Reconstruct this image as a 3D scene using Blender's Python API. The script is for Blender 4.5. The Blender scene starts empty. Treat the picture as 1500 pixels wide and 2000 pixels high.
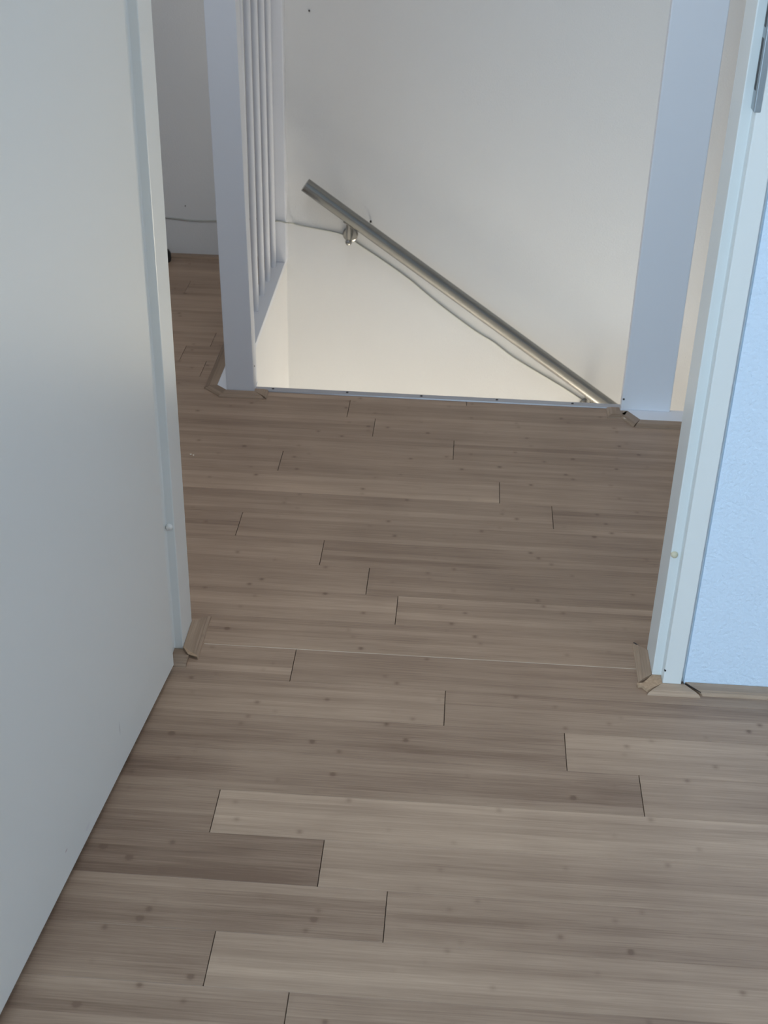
import bpy, bmesh, math, random
from mathutils import Vector, Matrix

S = bpy.context.scene
COL = S.collection
random.seed(7)

# ---------------------------------------------------------------- camera
F_PX, YAW, PITCH, ROLL, CAM_H = 2583.876, 0.0560023, 0.5393558, 0.0246299, 1.4854845
fw = Vector((-math.sin(YAW)*math.cos(PITCH), math.cos(YAW)*math.cos(PITCH), -math.sin(PITCH)))
r0 = Vector((math.cos(YAW), math.sin(YAW), 0)); u0 = r0.cross(fw)
r1 = math.cos(ROLL)*r0 + math.sin(ROLL)*u0
u1 = -math.sin(ROLL)*r0 + math.cos(ROLL)*u0
cd = bpy.data.cameras.new('camera'); cam = bpy.data.objects.new('camera', cd); COL.objects.link(cam)
cd.sensor_fit = 'HORIZONTAL'; cd.sensor_width = 36.0; cd.lens = F_PX/1500*36.0
cd.clip_start = 0.02; cd.clip_end = 100
cam.matrix_world = Matrix(((r1.x, u1.x, -fw.x, 0), (r1.y, u1.y, -fw.y, 0), (r1.z, u1.z, -fw.z, CAM_H), (0, 0, 0, 1)))
S.camera = cam
cd.dof.use_dof = True; cd.dof.focus_distance = 2.35; cd.dof.aperture_fstop = 13.0

# ---------------------------------------------------------------- world, lights, exposure
W = bpy.data.worlds.new('sky'); S.world = W; W.use_nodes = True
bg = W.node_tree.nodes['Background']; bg.inputs[0].default_value = (0.55, 0.75, 1.0, 1); bg.inputs[1].default_value = 0.6

def area(name, loc, target, sx, sy, power, color, spread=180):
    d = bpy.data.lights.new(name, 'AREA'); d.shape = 'RECTANGLE'; d.size = sx; d.size_y = sy
    d.energy = power; d.color = color; d.spread = math.radians(spread)
    o = bpy.data.objects.new(name, d); COL.objects.link(o); o.location = loc
    o.rotation_euler = (Vector(target)-Vector(loc)).to_track_quat('-Z', 'Y').to_euler()
    return o

area('window_daylight', (-1.35, -2.38, 1.50), (-0.1, 1.0, 0.9), 1.1, 1.3, 99, (0.59, 0.81, 1.0))
area('side_fill_light', (2.24, 0.6, 1.6), (0.0, 0.8, 0.9), 1.0, 1.0, 11, (1.0, 0.96, 0.93))  # added neutral fill for the door leaf, set at an invented window
area('lower_hall_light', (0.45, 3.55, -2.45), (0.3, 3.6, 0.0), 2.0, 0.7, 84, (1.0, 0.91, 0.75))
area('stairwell_lamp_light', (2.0, 3.5, -0.222), (-0.478, 2.0, 0.6), 0.10, 0.05, 0.85, (1.0, 0.88, 0.66), 40)
area('hall_fill_light', (-0.45, 2.30, 2.42), (-0.55, 3.0, 0), 0.45, 0.45, 8.4, (0.97, 0.975, 1.0))  # added fill to brighten the hall and left post, no known fitting

S.view_settings.view_transform = 'Standard'; S.view_settings.look = 'None'
S.view_settings.gamma = 1; S.view_settings.use_curve_mapping = False
S.view_settings.exposure = 0.0
S.cycles.max_bounces = 12; S.cycles.diffuse_bounces = 8

# ---------------------------------------------------------------- materials
def mat(name, col, rough=0.5, metal=0.0, spec=0.5):
    m = bpy.data.materials.new(name); m.use_nodes = True
    b = m.node_tree.nodes['Principled BSDF']
    b.inputs['Base Color'].default_value = (*col, 1); b.inputs['Roughness'].default_value = rough
    b.inputs['Metallic'].default_value = metal; b.inputs['Specular IOR Level'].default_value = spec
    return m
def N(m, t, **kw):
    n = m.node_tree.nodes.new(t)
    for k, v in kw.items(): setattr(n, k, v)
    return n
def L(m, a, b): m.node_tree.links.new(a, b)
def BS(m): return m.node_tree.nodes['Principled BSDF']
def noise_bump(m, scale, dist, strength=1.0, detail=3, vec_scale=None):
    tc = N(m, 'ShaderNodeTexCoord'); nz = N(m, 'ShaderNodeTexNoise'); bp = N(m, 'ShaderNodeBump')
    nz.inputs['Scale'].default_value = scale; nz.inputs['Detail'].default_value = detail
    src = tc.outputs['Object']
    if vec_scale:
        mp = N(m, 'ShaderNodeMapping'); mp.inputs['Scale'].default_value = vec_scale
        L(m, src, mp.inputs[0]); src = mp.outputs[0]
    L(m, src, nz.inputs['Vector']); L(m, nz.outputs['Fac'], bp.inputs['Height'])
    bp.inputs['Strength'].default_value = strength; bp.inputs['Distance'].default_value = dist
    L(m, bp.outputs[0], BS(m).inputs['Normal'])
def tint_noise(m, c1, c2, scale, vec_scale=(1, 1, 1), detail=4):
    tc = N(m, 'ShaderNodeTexCoord'); mp = N(m, 'ShaderNodeMapping'); mp.inputs['Scale'].default_value = vec_scale
    nz = N(m, 'ShaderNodeTexNoise'); nz.inputs['Scale'].default_value = scale; nz.inputs['Detail'].default_value = detail
    mx = N(m, 'ShaderNodeMix', data_type='RGBA')
    mx.inputs['A'].default_value = (*c1, 1); mx.inputs['B'].default_value = (*c2, 1)
    L(m, tc.outputs['Object'], mp.inputs[0]); L(m, mp.outputs[0], nz.inputs['Vector'])
    L(m, nz.outputs['Fac'], mx.inputs['Factor']); L(m, mx.outputs['Result'], BS(m).inputs['Base Color'])

WALLC = (0.78, 0.78, 0.78)
M = {}
M['wall'] = mat('painted plaster', WALLC, 0.85); noise_bump(M['wall'], 260, 0.0012, 0.55, 4)
tint_noise(M['wall'], (0.75, 0.75, 0.755), (0.81, 0.81, 0.81), 3.0)
M['hall_wall'] = mat('lilac grey plaster', (0.70, 0.70, 0.72), 0.88); noise_bump(M['hall_wall'], 260, 0.0012, 0.55, 4)
tint_noise(M['hall_wall'], (0.67, 0.675, 0.68), (0.70, 0.705, 0.705), 3.0)
M['stucco'] = mat('pale ice blue stucco', (0.67, 0.80, 0.95), 0.8); noise_bump(M['stucco'], 150, 0.003, 0.9, 5)
M['door'] = mat('satin white door paint', (0.745, 0.765, 0.755), 0.38); noise_bump(M['door'], 30, 0.0008, 0.15, 2)
M['frame'] = mat('white frame lacquer', (0.76, 0.79, 0.79), 0.35); noise_bump(M['frame'], 40, 0.0006, 0.15, 2)
M['white_wood'] = mat('white painted wood', (0.76, 0.78, 0.83), 0.5); noise_bump(M['white_wood'], 80, 0.0006, 0.2, 3)
M['buffer_cream'] = mat('yellowed rubber', (0.62, 0.58, 0.42), 0.6); tint_noise(M['buffer_cream'], (0.60, 0.55, 0.38), (0.70, 0.66, 0.52), 400)
M['buffer_white'] = mat('white rubber', (0.85, 0.85, 0.83), 0.35); tint_noise(M['buffer_white'], (0.8, 0.8, 0.78), (0.88, 0.88, 0.87), 300)
M['steel'] = mat('brushed stainless steel', (0.31, 0.305, 0.29), 0.26, 1.0); noise_bump(M['steel'], 60, 0.0005, 0.25, 3, (1, 1, 12))
M['dark_steel'] = mat('dull zinc steel', (0.36, 0.41, 0.45), 0.40, 0.7); noise_bump(M['dark_steel'], 200, 0.0003, 0.2)
M['alu'] = mat('satin aluminium', (0.46, 0.46, 0.49), 0.45, 0.55); noise_bump(M['alu'], 60, 0.0004, 0.2, 3, (1, 30, 1))
M['screw'] = mat('blackened screw', (0.05, 0.045, 0.045), 0.5, 0.5); noise_bump(M['screw'], 400, 0.0003)
M['black'] = mat('black rubber', (0.012, 0.012, 0.012), 0.6); noise_bump(M['black'], 200, 0.0004)
M['cable'] = mat('grey cable jacket', (0.40, 0.41, 0.38), 0.5); noise_bump(M['cable'], 300, 0.0002)
M['slab'] = mat('dark underlay', (0.02, 0.016, 0.013), 0.95); noise_bump(M['slab'], 100, 0.001)
M['chip'] = mat('dry filler chip', (0.75, 0.68, 0.58), 0.8); noise_bump(M['chip'], 500, 0.0005)
M['seam'] = mat('pale seam line', (0.55, 0.46, 0.36), 0.6)
tint_noise(M['seam'], (0.36, 0.28, 0.21), (0.72, 0.62, 0.50), 9)
M['raw'] = mat('bare broken wood', (0.45, 0.31, 0.20), 0.8)
tint_noise(M['raw'], (0.30, 0.19, 0.12), (0.58, 0.42, 0.28), 180)

# two scuffs on the door leaf
def scuff(m, pos, rad, col, amt):
    tc = N(m, 'ShaderNodeTexCoord'); mp = N(m, 'ShaderNodeMapping'); vl = N(m, 'ShaderNodeVectorMath', operation='LENGTH')
    mp.vector_type = 'TEXTURE'; mp.inputs['Location'].default_value = pos; mp.inputs['Scale'].default_value = rad
    mr = N(m, 'ShaderNodeMapRange'); mr.inputs['From Min'].default_value = 1.0; mr.inputs['From Max'].default_value = 0.2
    mr.inputs['To Min'].default_value = 0.0; mr.inputs['To Max'].default_value = amt
    mx = N(m, 'ShaderNodeMix', data_type='RGBA'); mx.inputs['B'].default_value = (*col, 1)
    L(m, tc.outputs['Object'], mp.inputs[0]); L(m, mp.outputs[0], vl.inputs[0]); L(m, vl.outputs['Value'], mr.inputs['Value']); L(m, mr.outputs[0], mx.inputs['Factor'])
    bc = BS(m).inputs['Base Color']
    if bc.is_linked: L(m, bc.links[0].from_socket, mx.inputs['A'])
    else: mx.inputs['A'].default_value = bc.default_value
    L(m, mx.outputs['Result'], bc)
scuff(M['door'], (-0.507, 1.610, 0.090), (0.02, 0.003, 0.016), (0.35, 0.36, 0.38), 0.45)
scuff(M['door'], (-0.529, 1.370, 0.060), (0.02, 0.006, 0.0025), (0.40, 0.25, 0.27), 0.6)
scuff(M['door'], (-0.520, 1.450, 0.030), (0.02, 0.012, 0.006), (0.55, 0.52, 0.62), 0.3)

def wood(name, base_dark, base_light, planks=True):
    """bamboo laminate: lamella strips, fine fibres and small dark knuckles; per plank tone from a mesh attribute"""
    m = mat(name, base_light, 0.42, spec=0.45)
    tc = N(m, 'ShaderNodeTexCoord'); sp = N(m, 'ShaderNodeSeparateXYZ')
    at = N(m, 'ShaderNodeAttribute', attribute_name='plank_id'); tn = N(m, 'ShaderNodeAttribute', attribute_name='tone')
    uv = N(m, 'ShaderNodeUVMap'); uv.uv_map = 'grain'
    L(m, uv.outputs[0], sp.inputs[0])            # u along plank in metres, v across in metres
    def MA(op, a, b=None):
        n = N(m, 'ShaderNodeMath', operation=op)
        for i, x in enumerate((a, b)):
            if x is None: continue
            if isinstance(x, (int, float)): n.inputs[i].default_value = x
            else: L(m, x, n.inputs[i])
        return n.outputs[0]
    def CV(x, y, z):
        c = N(m, 'ShaderNodeCombineXYZ')
        for i, q in enumerate((x, y, z)):
            if isinstance(q, (int, float)): c.inputs[i].default_value = q
            else: L(m, q, c.inputs[i])
        return c.outputs[0]
    U, V, ID = sp.outputs[0], sp.outputs[1], at.outputs['Fac']
    strip = MA('FLOOR', MA('DIVIDE', V, 0.0192))
    sw = N(m, 'ShaderNodeTexWhiteNoise', noise_dimensions='3D'); L(m, CV(strip, ID, 1.7), sw.inputs['Vector'])
    # knuckles: one about every 0.2 - 0.3 m per lamella
    offs = MA('MULTIPLY', sw.outputs['Value'], 3.1)
    up = MA('ADD', MA('DIVIDE', U, 0.24), offs)
    cell = MA('FLOOR', up); fr = MA('SUBTRACT', MA('FRACT', up), 0.5)
    kw = N(m, 'ShaderNodeTexWhiteNoise', noise_dimensions='3D'); L(m, CV(cell, strip, ID), kw.inputs['Vector'])
    vv = MA('SUBTRACT', MA('FRACT', MA('DIVIDE', V, 0.0192)), MA('ADD', 0.25, MA('MULTIPLY', kw.outputs['Value'], 0.5)))
    du = MA('MULTIPLY', fr, 0.24/0.0048); dv = MA('MULTIPLY', vv, 0.0192/0.0050)
    d2 = MA('ADD', MA('MULTIPLY', du, du), MA('MULTIPLY', dv, dv))
    knot = MA('MULTIPLY', MA('POWER', 2.718, MA('MULTIPLY', d2, -1.0)), MA('POWER', kw.outputs['Value'], 3.0))
    # long fibres
    fn = N(m, 'ShaderNodeTexNoise'); fn.inputs['Scale'].default_value = 1; fn.inputs['Detail'].default_value = 5; fn.inputs['Roughness'].default_value = 0.62
    L(m, CV(MA('ADD', MA('MULTIPLY', U, 9.0), MA('MULTIPLY', ID, 13.3)), MA('MULTIPLY', V, 430), MA('MULTIPLY', strip, 3.3)), fn.inputs['Vector'])
    bn = N(m, 'ShaderNodeTexNoise'); bn.inputs['Scale'].default_value = 1; bn.inputs['Detail'].default_value = 3
    L(m, CV(MA('ADD', MA('MULTIPLY', U, 2.6), MA('MULTIPLY', ID, 7.7)), MA('MULTIPLY', V, 45), ID), bn.inputs['Vector'])
    big = N(m, 'ShaderNodeTexNoise'); big.inputs['Scale'].default_value = 5; L(m, tc.outputs['Object'], big.inputs['Vector'])
    t = MA('ADD', MA('MULTIPLY', MA('SUBTRACT', sw.outputs['Value'], 0.5), 0.22), MA('MULTIPLY', MA('SUBTRACT', fn.outputs['Fac'], 0.5), 0.80))
    t = MA('ADD', t, MA('MULTIPLY', MA('SUBTRACT', bn.outputs['Fac'], 0.5), 0.62))
    t = MA('ADD', t, MA('MULTIPLY', MA('SUBTRACT', big.outputs['Fac'], 0.5), 0.35))
    t = MA('ADD', t, tn.outputs['Fac'])
    t = MA('SUBTRACT', t, MA('MULTIPLY', knot, 0.58))
    cr = N(m, 'ShaderNodeValToRGB'); L(m, t, cr.inputs[0])
    cr.color_ramp.elements[0].position = 0.0; cr.color_ramp.elements[0].color = (*base_dark, 1)
    cr.color_ramp.elements[1].position = 1.0; cr.color_ramp.elements[1].color = (*base_light, 1)
    L(m, cr.outputs[0], BS(m).inputs['Base Color'])
    bp = N(m, 'ShaderNodeBump'); bp.inputs['Distance'].default_value = 0.0006; bp.inputs['Strength'].default_value = 0.25
    L(m, fn.outputs['Fac'], bp.inputs['Height']); L(m, bp.outputs[0], BS(m).inputs['Normal'])
    ro = N(m, 'ShaderNodeMapRange'); L(m, bn.outputs['Fac'], ro.inputs['Value'])
    ro.inputs['To Min'].default_value = 0.36; ro.inputs['To Max'].default_value = 0.50
    L(m, ro.outputs[0], BS(m).inputs['Roughness'])
    return m
WD, WL = (0.172, 0.106, 0.070), (0.510, 0.370, 0.265)
M['floor'] = wood('bamboo planks', WD, WL)
M['profile'] = wood('bamboo edging', (0.20, 0.135, 0.09), (0.54, 0.40, 0.29))

# ---------------------------------------------------------------- mesh helpers
def finish(name, bm, m, parent=None, smooth=False, bevel=0.0, seg=2):
    me = bpy.data.meshes.new(name); bm.normal_update(); bm.to_mesh(me); bm.free()
    o = bpy.data.objects.new(name, me); COL.objects.link(o); me.materials.append(m)
    if smooth:
        for p in me.polygons: p.use_smooth = True
    if bevel > 0:
        b = o.modifiers.new('bevel', 'BEVEL'); b.width = bevel; b.segments = seg; b.limit_method = 'ANGLE'; b.angle_limit = 0.6
    if parent: o.parent = parent; o.matrix_parent_inverse = parent.matrix_basis.inverted()
    return o
def bx(bm, x0, x1, y0, y1, z0, z1):
    v = [bm.verts.new((x, y, z)) for x in (x0, x1) for y in (y0, y1) for z in (z0, z1)]
    for f in ((0, 1, 3, 2), (4, 6, 7, 5), (0, 4, 5, 1), (2, 3, 7, 6), (0, 2, 6, 4), (1, 5, 7, 3)):
        bm.faces.new([v[i] for i in f])
    return v
def prism(bm, pts, z0, z1):
    a = [bm.verts.new((p[0], p[1], z0)) for p in pts]; b = [bm.verts.new((p[0], p[1], z1)) for p in pts]
    fs = [bm.faces.new(a[::-1]), bm.faces.new(b)]
    n = len(pts)
    for i in range(n): fs.append(bm.faces.new((a[i], a[(i+1) % n], b[(i+1) % n], b[i])))
    bmesh.ops.recalc_face_normals(bm, faces=fs)
def tube(bm, pts, rad, n=16, cap=True):
    pts = [Vector(p) for p in pts]; rings = []
    rads = rad if isinstance(rad, (list, tuple)) else [rad]*len(pts)
    for i, p in enumerate(pts):
        d = (pts[min(i+1, len(pts)-1)]-pts[max(i-1, 0)]).normalized()
        ref = Vector((0, 1, 0)) if abs(d.y) < 0.9 else Vector((0, 0, 1))
        a = d.cross(ref).normalized(); b = d.cross(a)
        rings.append([bm.verts.new(p+rads[i]*(math.cos(2*math.pi*k/n)*a+math.sin(2*math.pi*k/n)*b)) for k in range(n)])
    fs = []
    for i in range(len(rings)-1):
        for k in range(n): fs.append(bm.faces.new((rings[i][k], rings[i][(k+1) % n], rings[i+1][(k+1) % n], rings[i+1][k])))
    if cap: fs += [bm.faces.new(rings[0][::-1]), bm.faces.new(rings[-1])]
    bmesh.ops.recalc_face_normals(bm, faces=fs)
def smooth_sides(o, ang=0.7):
    for p in o.data.polygons: p.use_smooth = True
    try: o.data.set_sharp_from_angle(angle=ang)
    except Exception: pass
def struct(o): o['kind'] = 'structure'; return o
def tag(o, label, cat, group=None):
    o['label'] = label; o['category'] = cat
    if group: o['group'] = group
    return o
def empty(name, loc):
    o = bpy.data.objects.new(name, None); COL.objects.link(o); o.location = loc; o.empty_display_size = 0.05
    o.matrix_basis = Matrix.Translation(loc); return o

# ---------------------------------------------------------------- the place (metres, x right, y into the photo)
YD, YDF = 1.9285, 2.022         # door wall, room side / hall side
YF = 4.01                       # far wall of hall and stairwell
YE = 3.066                      # floor edge at the stairwell
XE = -0.556                     # side wall of the stairwell
HT, LOW = 2.5, -2.6
RX0, RX1, RY0 = -2.2, 2.3, -2.5
HX0, HX1 = -1.9, 2.6

def wall(name, boxes, m='wall'):
    bm = bmesh.new()
    for b in boxes: bx(bm, *b)
    return struct(finish(name, bm, M[m]))
XL, XR = -0.530, 0.4425         # masonry opening (outer edges of the frame)
wall('wall_front', [(RX0, XL, YD, YDF-0.002, 0, HT), (XR, RX1, YD, YDF-0.002, 0, HT), (XL, XR, YD, YDF-0.002, 2.115, HT)], 'stucco')
wall('wall_left', [(RX0-0.1, RX0, RY0, YD, 0, HT)])
wall('wall_right', [(RX1, RX1+0.1, RY0, 0.05, 0, HT), (RX1, RX1+0.1, 1.15, YD, 0, HT), (RX1, RX1+0.1, 0.05, 1.15, 0, 1.05), (RX1, RX1+0.1, 0.05, 1.15, 2.15, HT)])
WX0, WX1, WZ0, WZ1 = -1.95, -0.75, 0.80, 2.15
wall('wall_back', [(RX0, WX0, RY0-0.12, RY0, 0, HT), (WX1, RX1, RY0-0.12, RY0, 0, HT), (WX0, WX1, RY0-0.12, RY0, 0, WZ0), (WX0, WX1, RY0-0.12, RY0, WZ1, HT)])
# window behind the camera
wf = struct(empty('window_1', ((WX0+WX1)/2, RY0-0.06, WZ0)))
bm = bmesh.new()
for b in ((WX0, WX0+0.05, RY0-0.1, RY0-0.04, WZ0, WZ1), (WX1-0.05, WX1, RY0-0.1, RY0-0.04, WZ0, WZ1),
          (WX0+0.05, WX1-0.05, RY0-0.1, RY0-0.04, WZ0, WZ0+0.05), (WX0+0.05, WX1-0.05, RY0-0.1, RY0-0.04, WZ1-0.05, WZ1)): bx(bm, *b)
finish('window_frame', bm, M['frame'], wf, bevel=0.004)
gl = mat('window glass', (1, 1, 1), 0.02); BS(gl).inputs['Transmission Weight'].default_value = 1.0; BS(gl).inputs['IOR'].default_value = 1.45
bm = bmesh.new(); bx(bm, WX0+0.05, WX1-0.05, RY0-0.075, RY0-0.069, WZ0+0.05, WZ1-0.05); finish('window_pane', bm, gl, wf)
wf2 = struct(empty('added_window', (RX1+0.05, 0.6, 1.05)))  # unseen window added to go with the fill on the door leaf
bm = bmesh.new()
for b in ((RX1+0.02, RX1+0.08, 0.05, 0.10, 1.05, 2.15), (RX1+0.02, RX1+0.08, 1.10, 1.15, 1.05, 2.15), (RX1+0.02, RX1+0.08, 0.10, 1.10, 1.05, 1.10), (RX1+0.02, RX1+0.08, 0.10, 1.10, 2.10, 2.15)): bx(bm, *b)
finish('window_frame', bm, M['frame'], wf2, bevel=0.004)
bm = bmesh.new(); bx(bm, RX1+0.045, RX1+0.051, 0.10, 1.10, 1.10, 2.10); finish('window_pane', bm, gl, wf2)
wall('wall_far', [(HX0, HX1, YF, YF+0.1, LOW, HT)], 'hall_wall')
wall('wall_hall_left', [(HX0-0.1, HX0, YDF, YF, 0, HT)])
wall('wall_hall_right', [(HX1, HX1+0.1, YE+0.012, YF, LOW, HT), (HX1, HX1+0.1, YDF, YE+0.012, 0, HT)])
wall('wall_stairwell_left', [(XE-0.1, XE, YE+0.012, YF, LOW, -0.004)])
wall('wall_stairwell_front', [(XE-0.1, 0.43, YE-0.09, YE+0.006, LOW, -0.03), (0.43, HX1, YE-0.09, 3.0400, LOW, -0.014)])
bm = bmesh.new(); bx(bm, RX0, RX1, RY0, YDF, HT, HT+0.1); bx(bm, HX0, HX1, YDF, YF, HT, HT+0.1)
struct(finish('ceiling', bm, M['wall']))
bm = bmesh.new()
bx(bm, RX0, 0.43, RY0, YE-0.006, -0.16, -0.0132); bx(bm, 0.43, HX1, RY0, 3.0300, -0.16, -0.0132); bx(bm, HX0, XE-0.012, YE-0.006, YF, -0.16, -0.013)
struct(finish('floor_slab', bm, M['slab']))
bm = bmesh.new(); bx(bm, XE, HX1, YE, YF, LOW-0.1, LOW)
struct(finish('floor_lower', bm, M['profile']))

# plank floor: every plank is a bevelled box of the one floor mesh
BW, Y0, PL = 0.096, 3.0215, 0.96
joint = {0: -.262, 1: -.191, 2: .006, 3: -.395, 4: .114, 5: .229, 6: -.445, 7: -.256, 8: -.153, 9: -.089, 10: -.56, 11: -.267,
         12: .013, 13: .220, 14: .338, 15: -.342, 16: -.163, 17: -.059, 18: -.298, 19: -.180, 20: .30}
tones = {(0, -1): .42, (0, 0): .40, (1, -1): .42, (1, 0): .40, (2, -1): .44, (2, 0): .40, (3, -1): .47, (3, 0): .42, (4, -1): .56, (4, 0): .42,
         (5, -1): .50, (5, 0): .40, (6, -1): .44, (6, 0): .46, (7, -1): .50, (7, 0): .40, (8, -1): .46, (8, 0): .42, (9, -1): .56, (9, 0): .50,
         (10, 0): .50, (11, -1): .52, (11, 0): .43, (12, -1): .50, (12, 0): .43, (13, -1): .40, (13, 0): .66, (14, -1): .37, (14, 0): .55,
         (15, -1): .34, (15, 0): .60, (16, -1): .22, (16, 0): .50, (17, -1): .36, (17, 0): .36, (18, -1): .24, (18, 0): .52, (19, -1): .35, (19, 0): .46}  # some left tones lowered for door leaf shade, besides naturally darker planks
bm = bmesh.new(); uvl = bm.loops.layers.uv.new('grain')
idl = bm.faces.layers.float.new('plank_id'); tol = bm.faces.layers.float.new('tone')
rk = rs = 0
lam = {(15, 0, 4): .20, (13, 0, 4): .10, (13, 0, 3): .08, (12, -1, 0): .12, (12, 0, 0): .06, (4, -1, 0): .14, (4, -1, 1): .06, (19, -1, 4): .18,
       (18, 0, 3): .10, (18, 0, 1): .08, (9, -1, 2): .10, (9, 0, 4): .10, (16, -1, 0): -.08, (14, 0, 0): .10, (7, -1, 1): .08, (17, 0, 2): -.06,
       (8, -1, 0): .10, (6, 0, 4): .08, (1, -1, 4): .10, (3, -1, 4): -.06, (2, 0, 2): -.05, (5, 0, 1): .06, (12, 0, 3): -.08, (16, 0, 0): .08}
def plank(x0, x1, y0, y1, pid, tone, v0=0.0, g=0.00012, ge=0.0006):
    xa, xb, ya, yb, zb = x0+ge, x1-ge, y0+g, y1-g, -0.013
    V = bm.verts.new
    cuts = [ya]+[y0+0.0192*i-v0 for i in range(1, 5) if ya+0.002 < y0+0.0192*i-v0 < yb-0.002]+[yb]
    Ta = [V((xa, y, 0)) for y in cuts]; Tb = [V((xb, y, 0)) for y in cuts]
    b0, b1, b2, b3 = V((xa, ya, zb)), V((xb, ya, zb)), V((xb, yb, zb)), V((xa, yb, zb))
    fs = []
    for i in range(len(cuts)-1):
        f = bm.faces.new((Ta[i], Tb[i], Tb[i+1], Ta[i+1])); sidx = int(((cuts[i]+cuts[i+1])/2-y0+v0)/0.0192)
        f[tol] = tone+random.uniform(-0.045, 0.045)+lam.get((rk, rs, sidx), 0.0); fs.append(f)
    for q in ((b0, b1, Tb[0], Ta[0]), (b2, b3, Ta[-1], Tb[-1])): f = bm.faces.new(q); f[tol] = tone; fs.append(f)
    f = bm.faces.new([b3, b0]+Ta); f[tol] = tone; fs.append(f)
    f = bm.faces.new([b1, b2]+Tb[::-1]); f[tol] = tone; fs.append(f)
    for f in fs:
        f[idl] = pid
        for l in f.loops: l[uvl].uv = (l.vert.co.x+pid*0.37, l.vert.co.y-y0+v0)
pid = 0
for k in range(-11, 58):
    y1 = Y0-BW*k; y0 = y1-BW; v0 = 0.0
    j = joint.get(k, random.uniform(-0.5, 0.46))
    for s in range(-3, 4):
        a, b = j+PL*s, j+PL*(s+1); rk, rs = k, s
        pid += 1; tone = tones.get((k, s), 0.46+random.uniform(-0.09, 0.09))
        if k > 19 or k < 0: tone = 0.46+random.uniform(-0.07, 0.07)
        xa, xb = HX0, HX1; ya, yb = max(y0, RY0), min(y1, YF)
        if ya >= yb-0.002: continue
        if yb > YE-0.02:                       # beside the stairwell
            if k == -1: yb2 = YE-0.020
            if k == -1:
                A, B = max(a, xa), min(b, 0.43)
                if B-A > 0.004: plank(A, B, ya, yb2, pid, tone)
                A, B = max(a, xa), min(b, XE-0.055)
                if B-A > 0.004: plank(A, B, yb2, yb, pid, tone, v0=yb2-ya)
                continue
            xb = XE-0.055
        A, B = max(a, xa), min(b, xb)
        if B-A > 0.004: plank(A, B, ya, yb, pid, tone)
fl = struct(finish('floor', bm, M['floor']))
bv = fl.modifiers.new('bevel', 'BEVEL'); bv.width = 0.0003; bv.segments = 1; bv.limit_method = 'ANGLE'

# ---------------------------------------------------------------- door frame
fr = struct(empty('trim_1', (0, (YD+YDF)/2, 0)))
FF, FS = 1.9215, 1.9455         # front of the frame, face of the stop
def jamb(sgn, xo, xr, xs, name):
    bm = bmesh.new()           # xo outer, xr rebate, xs stop/reveal
    pts = [(xo, FF), (xr, FF), (xr, FS), (xs, FS), (xs, 2.030), (xo, 2.030)]
    prism(bm, pts, 0.0, 2.115)
    return finish(name, bm, M['frame'], fr, bevel=0.0018)
jr = jamb(1, 0.4362, 0.4030, 0.3865, 'jamb')
jl = jamb(-1, -0.5300, -0.4915, -0.4755, 'jamb')
bm = bmesh.new()
pts = [(FF, 2.115), (FF, 2.062), (FS, 2.062), (FS, 2.046), (2.030, 2.046), (2.030, 2.115)]
a = [bm.verts.new((-0.4915, y, z)) for y, z in pts]; b = [bm.verts.new((0.4030, y, z)) for y, z in pts]
fs = [bm.faces.new(a), bm.faces.new(b[::-1])]+[bm.faces.new((a[i], b[i], b[(i+1) % 6], a[(i+1) % 6])) for i in range(6)]
bmesh.ops.recalc_face_normals(bm, faces=fs); finish('frame_head', bm, M['frame'], fr, bevel=0.0018)
def buffer(x, z, m, lab):
    bm = bmesh.new()
    tube(bm, [(x, FS+0.004, z), (x, FS-0.001, z), (x, FS-0.0045, z), (x, FS-0.006, z)], [0.0062, 0.0062, 0.0052, 0.0022], 20)
    o = finish('stop_buffer', bm, M[m], fr); smooth_sides(o, 1.2); o['label'] = lab
buffer(0.3925, 0.2655, 'buffer_cream', 'yellowed round rubber buffer')
buffer(-0.4850, 0.266, 'buffer_white', 'white round rubber buffer')
bm = bmesh.new()
bx(bm, 0.3995, 0.4035, 1.9200, 1.9440, 1.022, 1.235); bx(bm, 0.3995, 0.4095, 1.9190, 1.9218, 1.022, 1.235)
sp_ = finish('strike_plate', bm, M['dark_steel'], fr, bevel=0.0019, seg=3); sp_['label'] = 'dull metal strike plate'
bm = bmesh.new(); bx(bm, 0.3990, 0.3999, 1.9290, 1.9400, 1.050, 1.120); bx(bm, 0.3990, 0.3999, 1.9290, 1.9400, 1.135, 1.20)
finish('latch_slot', bm, M['screw'], sp_)
bm = bmesh.new(); tube(bm, [(0.4042, FF+0.003, 0.034), (0.4042, FF-0.0008, 0.034)], 0.0018, 12); finish('nail_head', bm, M['screw'], fr)
# shadow groove between frame and plaster is the open gap from x 0.4375 to 0.4415
bm = bmesh.new(); bx(bm, 0.4362, 0.4430, 1.9370, 2.0, 0, 2.115); finish('frame_return', bm, M['frame'], fr)

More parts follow.
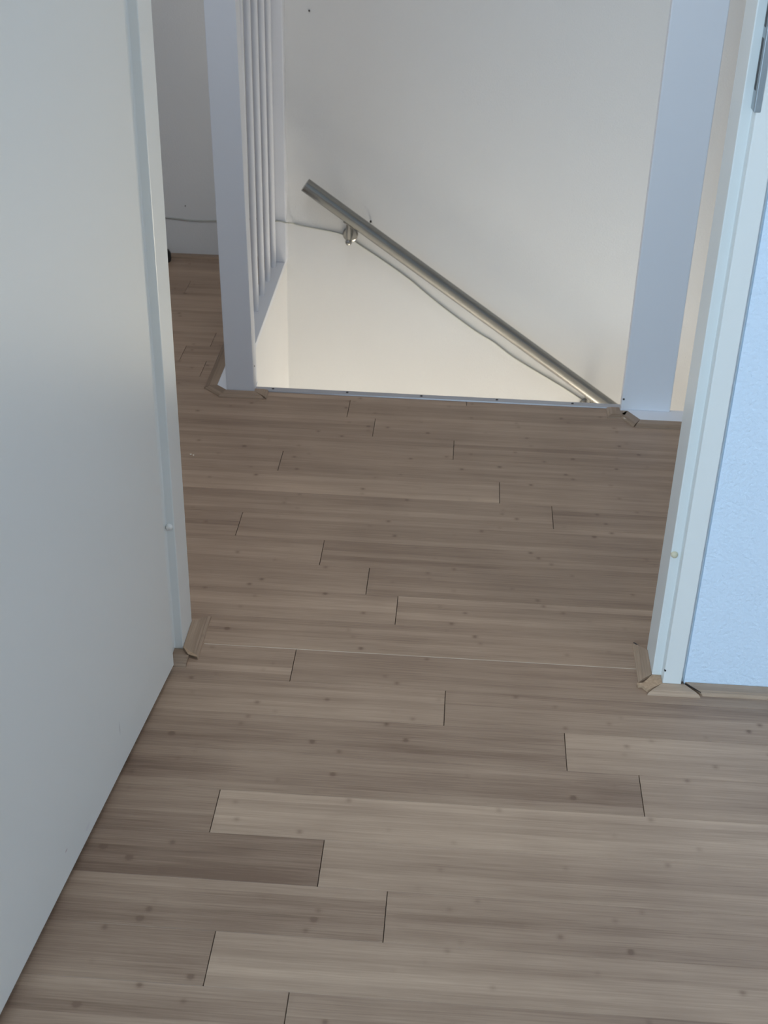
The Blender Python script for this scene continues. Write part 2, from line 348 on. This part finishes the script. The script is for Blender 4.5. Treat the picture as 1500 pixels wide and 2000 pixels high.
# ---------------------------------------------------------------- open door leaf
dr = struct(empty('door_1', (-0.500, 1.905, 0)))
A = Vector((-0.4795, 1.884)); B = Vector((-0.5530, 1.1187)); d = (B-A).normalized(); n = Vector((d.y, -d.x))
if n.x > 0: n = -n
Lf = 0.83; T = 0.040
c0, c1 = A, A+d*Lf
bm = bmesh.new()
prism(bm, [c0, c1, c1+n*T, c0+n*T], 0.010, 2.045)
lf = finish('door_leaf', bm, M['door'], dr, bevel=0.0016)
bm = bmesh.new()                # rebate lip on the far face
e0 = A-d*0.012+n*(T-0.014); 
prism(bm, [A+n*(T-0.014), e0, e0+n*0.014, A+n*T], 0.010, 2.045); finish('door_lip', bm, M['door'], dr, bevel=0.0012)
for hz in (0.22, 1.0, 1.82):
    bm = bmesh.new(); p = e0+n*0.016-d*0.004
    tube(bm, [(p.x, p.y, hz-0.04), (p.x, p.y, hz+0.04)], 0.007, 16); o = finish('hinge', bm, M['dark_steel'], dr); smooth_sides(o)

# ---------------------------------------------------------------- stairwell edge
st = tag(empty('stair_nosing', (0, YE, 0)), 'narrow grey aluminium edge strip screwed along the floor edge at the stairwell', 'edge strip')
bm = bmesh.new()
sec = [(3.0460, 0.0002), (3.0470, 0.0030), (3.0665, 0.0036), (3.0700, 0.0016), (3.0705, -0.030), (3.0680, -0.030), (3.0675, 0.0002)]
x0, x1 = -0.5150, 0.4250
a = [bm.verts.new((x0, y, z)) for y, z in sec]; b = [bm.verts.new((x1, y, z)) for y, z in sec]
fs = [bm.faces.new(a), bm.faces.new(b[::-1])]+[bm.faces.new((a[i], b[i], b[(i+1) % len(sec)], a[(i+1) % len(sec)])) for i in range(len(sec))]
bmesh.ops.recalc_face_normals(bm, faces=fs); finish('metal_strip', bm, M['alu'], st)
for x in (-0.4650, -0.2735, -0.083, 0.110, 0.3020):
    bm = bmesh.new(); tube(bm, [(x, 3.0585, 0.001), (x, 3.0585, 0.0042), (x, 3.0585, 0.0048)], [0.0034, 0.0034, 0.002], 14); finish('screw', bm, M['screw'], st)

H = 0.0062                       # height of floor level trims
# white base boards at floor level
bm = bmesh.new()
prism(bm, [(-0.6100, 3.0610), (-0.5820, 3.0345), (-0.5100, 3.0345), (-0.5100, 3.0900), (-0.5510, 3.1500), (XE, YF), (-0.6100, YF)], -0.012, 0.0065)
struct(finish('trim_2', bm, M['white_wood'], bevel=0.001))
bm = bmesh.new()
prism(bm, [(0.4200, 3.0270), (0.4380, 3.0270), (0.4655, 2.9810), (HX1, 2.9830), (HX1, 3.0410), (0.4200, 3.0410)], 0.0, 0.0065)
struct(finish('trim_3', bm, M['white_wood'], bevel=0.001))

# ---------------------------------------------------------------- posts
def lean_box(bm, x0, x1, y0, y1, z0, z1, dx):
    for v in bx(bm, x0, x1, y0, y1, z0, z1):
        if v.co.z > z0+0.01: v.co.x += dx
bm = bmesh.new(); lean_box(bm, -0.5815, -0.5105, 3.0345, 3.0880, 0.0065, 1.15, -0.0165)
pl_ = finish('newel_post', bm, M['white_wood'], bevel=0.0016)
tag(pl_, 'white painted square newel post at the left corner of the stairwell', 'post')
bm = bmesh.new(); tube(bm, [(-0.5140, 3.0560, 0.066), (-0.5115, 3.0560, 0.066), (-0.5105, 3.0560, 0.066)], [.0028, .0028, .002], 12)
finish('screw', bm, M['screw'], pl_)
bm = bmesh.new(); bx(bm, 0.4215, 0.5440, 3.0300, 3.0560, 0.0065, HT)
pr_ = finish('newel_post', bm, M['white_wood'], bevel=0.0020)
tag(pr_, 'wide flat white post beside the lower end of the handrail', 'post')
bm = bmesh.new(); tube(bm, [(0.4255, 3.0310, 0.036), (0.4255, 3.0292, 0.036)], .0026, 12); finish('screw', bm, M['screw'], pr_)

# ---------------------------------------------------------------- balustrade
ba = tag(empty('balustrade', (-0.585, 3.55, 0.0065)), 'white balustrade with slim upright bars running back along the left of the stairwell', 'balustrade')
bm = bmesh.new()
def baluster_bm(y):
    bm = bmesh.new(); x = -0.5865
    tube(bm, [(x, y, 0.0065), (x, y, 0.020), (x, y, 0.05), (x, y, 1.02)], [0.0085, 0.0088, 0.0090, 0.0090], 16)
    return bm
first = None
for y in (3.925, 3.805, 3.685, 3.565, 3.445, 3.325, 3.205):
    if first is None:
        first = finish('baluster', baluster_bm(y), M['white_wood'], ba); smooth_sides(first); y_first = y
    else:
        c = first.copy(); c.location = (first.location[0], first.location[1]+(y-y_first), first.location[2]); COL.objects.link(c); c.parent = ba
        c.matrix_parent_inverse = first.matrix_parent_inverse.copy()
bm = bmesh.new(); bx(bm, -0.6100, -0.5600, 3.0880, YF-0.045, 1.02, 1.065); finish('top_rail', bm, M['white_wood'], ba, bevel=0.006)
bm = bmesh.new(); bx(bm, -0.5920, -0.5500, YF-0.045, YF, 0.0065, 1.065); finish('wall_stile', bm, M['white_wood'], ba, bevel=0.003)

# ---------------------------------------------------------------- handrail on the far wall
RY = 3.944
hr = tag(empty('handrail', (0.0, YF, -0.1)), 'round brushed steel handrail sloping down to the right on the far wall', 'handrail')
P0, P1 = Vector((-0.4860, RY, 0.2665)), Vector((1.95, RY, 0.2665-0.6975*2.436))
dv = (P1-P0).normalized(); R = 0.0215
bm = bmesh.new(); tube(bm, [P0+dv*0.003, P1-dv*0.003], R, 40); o = finish('rail', bm, M['steel'], hr); smooth_sides(o)
for e, s in ((P0, -1), (P1, 1)):
    bm = bmesh.new(); tube(bm, [e-dv*s*0.003, e-dv*s*0.0005, e], [R*1.01, R*1.01, R*0.93], 40); o = finish('end_cap', bm, M['steel'], hr); smooth_sides(o)
def bracket(x):
    zc = P0.z+(x-P0.x)*dv.z/dv.x
    zr = zc-0.078
    bm = bmesh.new(); tube(bm, [(x, YF, zr), (x, YF-0.006, zr), (x, YF-0.009, zr), (x, YF-0.010, zr)], [0.024, 0.024, 0.020, 0.008], 32)
    o = finish('bracket', bm, M['steel'], hr); smooth_sides(o, 0.5)
    bm = bmesh.new()
    tube(bm, [(x, YF-0.008, zr), (x, YF-0.045, zr-0.006), (x, YF-0.060, zr-0.004), (x, RY, zr+0.010), (x, RY, zr+0.050), (x, RY, zc-R*0.9)], [0.0075, 0.0075, 0.0085, 0.0085, 0.0075, 0.0075], 16)
    q = finish('bracket_arm', bm, M['steel'], o); smooth_sides(q, 1.0)
    bm = bmesh.new(); bmesh.ops.create_uvsphere(bm, u_segments=16, v_segments=10, radius=0.0105)
    for v in bm.verts: v.co += Vector((x, RY-0.001, zr-0.004))
    q = finish('bracket_knob', bm, M['steel'], o, smooth=True)
    bm = bmesh.new()
    for v in bx(bm, x-0.016, x+0.016, RY-0.008, RY+0.008, 0, 0.003):
        v.co.z += P0.z+(v.co.x-P0.x)*dv.z/dv.x-R/dv.x-0.002
    finish('saddle', bm, M['steel'], o)
bracket(-0.352); bracket(0.442); bracket(1.3)

# cable along the far wall
cu = [(-1.15, .128), (-1.0, .124), (-.928, .1222), (-.88, .1190), (-.8465, .1170), (-.773, .1195), (-.68, .128), (-.590, .139), (-.579, .143), (-.550, .138), (-.530, .1215), (-.4809, .1115),
      (-.42, .1020), (-.3789, .0932), (-.345, .078), (-.3268, .0640), (-.25, .015), (-.1612, -.0462), (-.08, -.112), (.0092, -.1782), (.07, -.220),
      (.12, -.249), (.1831, -.2957), (.26, -.342), (.33, -.382), (.4139, -.434), (.55, -.53), (.8, -.70)]
def catmull(ps, m=6):
    out = []
    for i in range(len(ps)-1):
        p0, p1, p2, p3 = ps[max(i-1, 0)], ps[i], ps[i+1], ps[min(i+2, len(ps)-1)]
        for t in range(m):
            t /= m
            out.append(tuple(0.5*((2*p1[k])+(-p0[k]+p2[k])*t+(2*p0[k]-5*p1[k]+4*p2[k]-p3[k])*t*t+(-p0[k]+3*p1[k]-3*p2[k]+p3[k])*t**3) for k in range(2)))
    return out+[ps[-1]]
bm = bmesh.new(); tube(bm, [(x, YF-0.0027 if x < -0.60 or x > -0.54 else YF-0.0472, z) for x, z in catmull(cu) if not (-0.607 < x < -0.592 or -0.548 < x < -0.533)], 0.0023, 8)
ca = finish('cable', bm, M['cable']); smooth_sides(ca)
tag(ca, 'thin grey cable running along the far wall just below the handrail', 'cable')

# nail in the wall over the rail
bm = bmesh.new(); tube(bm, [(-0.2885, YF, 0.1400), (-0.2885, YF-0.010, 0.1400), (-0.2885, YF-0.012, 0.1400)], [0.0022, 0.0035, 0.0025], 12)
tag(finish('nail', bm, M['screw']), 'tiny dark nail in the far wall just above the handrail', 'nail')
bm = bmesh.new(); tube(bm, [(-0.4775, YF, 0.7600), (-0.4770, YF-0.004, 0.7585), (-0.4765, YF-0.005, 0.7570)], [0.0022, 0.0026, 0.0015], 10)  # wall mark modelled as a small raised dot
tag(finish('nail', bm, M['screw']), 'tiny dark wall mark high on the far wall near the top edge of the photo', 'nail')
bm = bmesh.new(); tube(bm, [(-0.8735, YF, 0.1630), (-0.8735, YF-0.003, 0.1620)], [0.0020, 0.0016], 10)  # another wall mark, also a raised dot
tag(finish('nail', bm, M['screw']), 'tiny dark wall mark above the cable left of the newel post', 'nail')

# door stop at the hall wall
bm = bmesh.new(); cx, cy = -0.9440, 3.950
tube(bm, [(cx, cy, 0.0), (cx, cy, 0.006), (cx, cy, 0.026), (cx, cy, 0.036), (cx, cy, 0.040)], [0.026, 0.028, 0.028, 0.022, 0.010], 28)
o = finish('door_stop', bm, M['black']); smooth_sides(o, 0.6)
tag(o, 'small round black stop on the hall floor, half hidden by the left door frame', 'door stop')

# ---------------------------------------------------------------- flat bamboo edging strips
def strip(name, Ax, Ay, Bx, By, nx, ny, mA=0.0, mB=0.0, w=0.030, h=H, tone=0.5):
    """moulded strip from A to B against a wall, (nx,ny) points away from the wall; m = mitre slope at each end"""
    t = Vector((Bx-Ax, By-Ay)).normalized(); nn = Vector((nx, ny)).normalized()
    sec = [(0, 0.0), (0, h), (w*0.68, h), (w*0.76, h*0.80), (w*0.84, h*0.86), (w*0.96, h*0.45), (w, 0.0)]
    bm = bmesh.new(); ul = bm.loops.layers.uv.new('grain')
    il = bm.faces.layers.float.new('plank_id'); tl = bm.faces.layers.float.new('tone')
    a = []; b = []
    for o_, z in sec:
        pa = Vector((Ax, Ay))+nn*o_+t*(mA*o_); pb = Vector((Bx, By))+nn*o_+t*(mB*o_)
        a.append(bm.verts.new((pa.x, pa.y, z))); b.append(bm.verts.new((pb.x, pb.y, z)))
    k = len(sec)
    fs = [bm.faces.new(a), bm.faces.new(b[::-1])]+[bm.faces.new((a[i], b[i], b[(i+1) % k], a[(i+1) % k])) for i in range(k)]
    bmesh.ops.recalc_face_normals(bm, faces=fs)
    pidn = random.uniform(1, 60)
    for f in bm.faces:
        f[il] = pidn; f[tl] = tone
        for l in f.loops:
            q = Vector((l.vert.co.x-Ax, l.vert.co.y-Ay)); l[ul].uv = (q.dot(t)+pidn, q.dot(nn))
    return struct(finish(name, bm, M['profile']))
tn = [3]
def T_(*a, **k): tn[0] += 1; return strip('trim_%d' % tn[0], *a, **k)
# pale line laid in the seam under the door
bm = bmesh.new(); bx(bm, -0.4400, 0.3620, 1.9652, 1.9668, -0.004, 0.0003)
struct(finish('trim_30', bm, M['seam']))
# right of the door, on the room side
T_(0.4445, 1.9275, RX1, 1.9275, 0, -1, mA=0.93, tone=0.62)
T_(0.4030, 1.9208, 0.4420, 1.9208, 0, -1, mA=-1.0, mB=0.85, tone=0.66)
T_(0.3862, 1.9450, 0.3862, 2.0180, -1, 0, mA=-0.85, mB=0.85, w=0.026, tone=0.55)
bm = bmesh.new(); prism(bm, [(0.3870, 1.9453), (0.4026, 1.9453), (0.4026, 1.9210), (0.3740, 1.8990), (0.3640, 1.9130)], 0.0, H-0.0006)
uvx = None
tn[0] += 1; struct(finish('trim_%d' % tn[0], bm, M['raw']))
# left reveal
T_(-0.4750, 2.0260, -0.4750, 1.9420, 1, 0, mA=-0.75, mB=0.75, w=0.033, tone=0.42)
T_(-0.4935, 1.9210, -0.4600, 1.9210, 0, -1, mA=0, mB=0.0, w=0.030, tone=0.36)
# around the left newel post and along the hall side of the balustrade
T_(-0.5820, 3.0340, -0.5100, 3.0340, 0, -1, mA=-0.45, mB=0.9, w=0.034, tone=0.24)
T_(-0.6108, 3.0615, -0.5820, 3.0340, -0.69, -0.72, mA=-0.35, mB=0.42, w=0.032, tone=0.24)
T_(-0.6105, YF, -0.6105, 3.0615, -1, 0, mA=0, mB=0.45, w=0.032, tone=0.24)
T_(-0.5100, 3.0340, -0.5100, 3.0490, 1, 0, mA=-0.9, mB=0, w=0.036, tone=0.24)
# around the right post
T_(0.4190, 3.0440, 0.4190, 3.0265, -1, 0, mA=0, mB=1.0, w=0.033, tone=0.24)
T_(0.4190, 3.0265, 0.4380, 3.0265, 0, -1, mA=-1.0, mB=-0.35, w=0.034, tone=0.24)
T_(0.4380, 3.0265, 0.4655, 2.9805, -0.858, -0.513, mA=0.30, mB=0.55, w=0.033, tone=0.24)
T_(0.4655, 2.9805, HX1, 2.9825, 0, -1, mA=-0.45, mB=0, w=0.034, tone=0.24)
# far hall wall, plain strip
T_(XE-0.055, YF, HX0, YF, 0, -1, w=0.030, tone=0.30)
# dark slivers as shade in the open mitres, and the broken bits
def bit(name, pts, z0, z1, m, lab, cat):
    bm = bmesh.new(); prism(bm, pts, z0, z1); return tag(finish(name, bm, M[m], bevel=0.0004), lab, cat)
bit('splinter', [(0.4435, 1.9235), (0.4665, 1.9030), (0.4690, 1.9005), (0.4475, 1.9215)], 0.0045, 0.0062, 'screw', 'dark gap sliver in the mitre of the edging right of the door frame', 'splinter')
bit('splinter', [(0.3610, 2.0405), (0.3775, 2.0230), (0.3790, 2.0235), (0.3640, 2.0410)], 0.0045, 0.0060, 'screw', 'dark gap sliver at the far end of the edging inside the right door jamb', 'splinter')
bit('splinter', [(-0.4740, 1.9430), (-0.4450, 1.9205), (-0.4430, 1.9160), (-0.4620, 1.9230)], 0.0052, 0.0072, 'raw', 'pale broken splinter of edging at the foot of the left door jamb', 'splinter')
bit('splinter', [(0.3570, 1.9180), (0.3700, 1.9190), (0.3720, 1.9060), (0.3670, 1.9105), (0.3580, 1.9100)], 0.0005, 0.0058, 'raw', 'pale broken splinter of edging at the foot of the right door jamb', 'splinter')
bit('paint_chip', [(-0.6095, 2.6925), (-0.6055, 2.6935), (-0.6050, 2.6895), (-0.6085, 2.6885)], 0.0, 0.0020, 'chip', 'left of two pale crumbs on the floor near the left door jamb', 'crumb')
bit('paint_chip', [(-0.6025, 2.6900), (-0.5990, 2.6905), (-0.5985, 2.6855), (-0.6010, 2.6850)], 0.0, 0.0020, 'chip', 'right of two pale crumbs on the floor near the left door jamb', 'crumb')
bit('paint_chip', [(0.4245, 2.9900), (0.4300, 2.9900), (0.4370, 2.9800), (0.4335, 2.9785)], 0.0, 0.0048, 'chip', 'pale filler crumb on the edging in front of the right post', 'crumb')
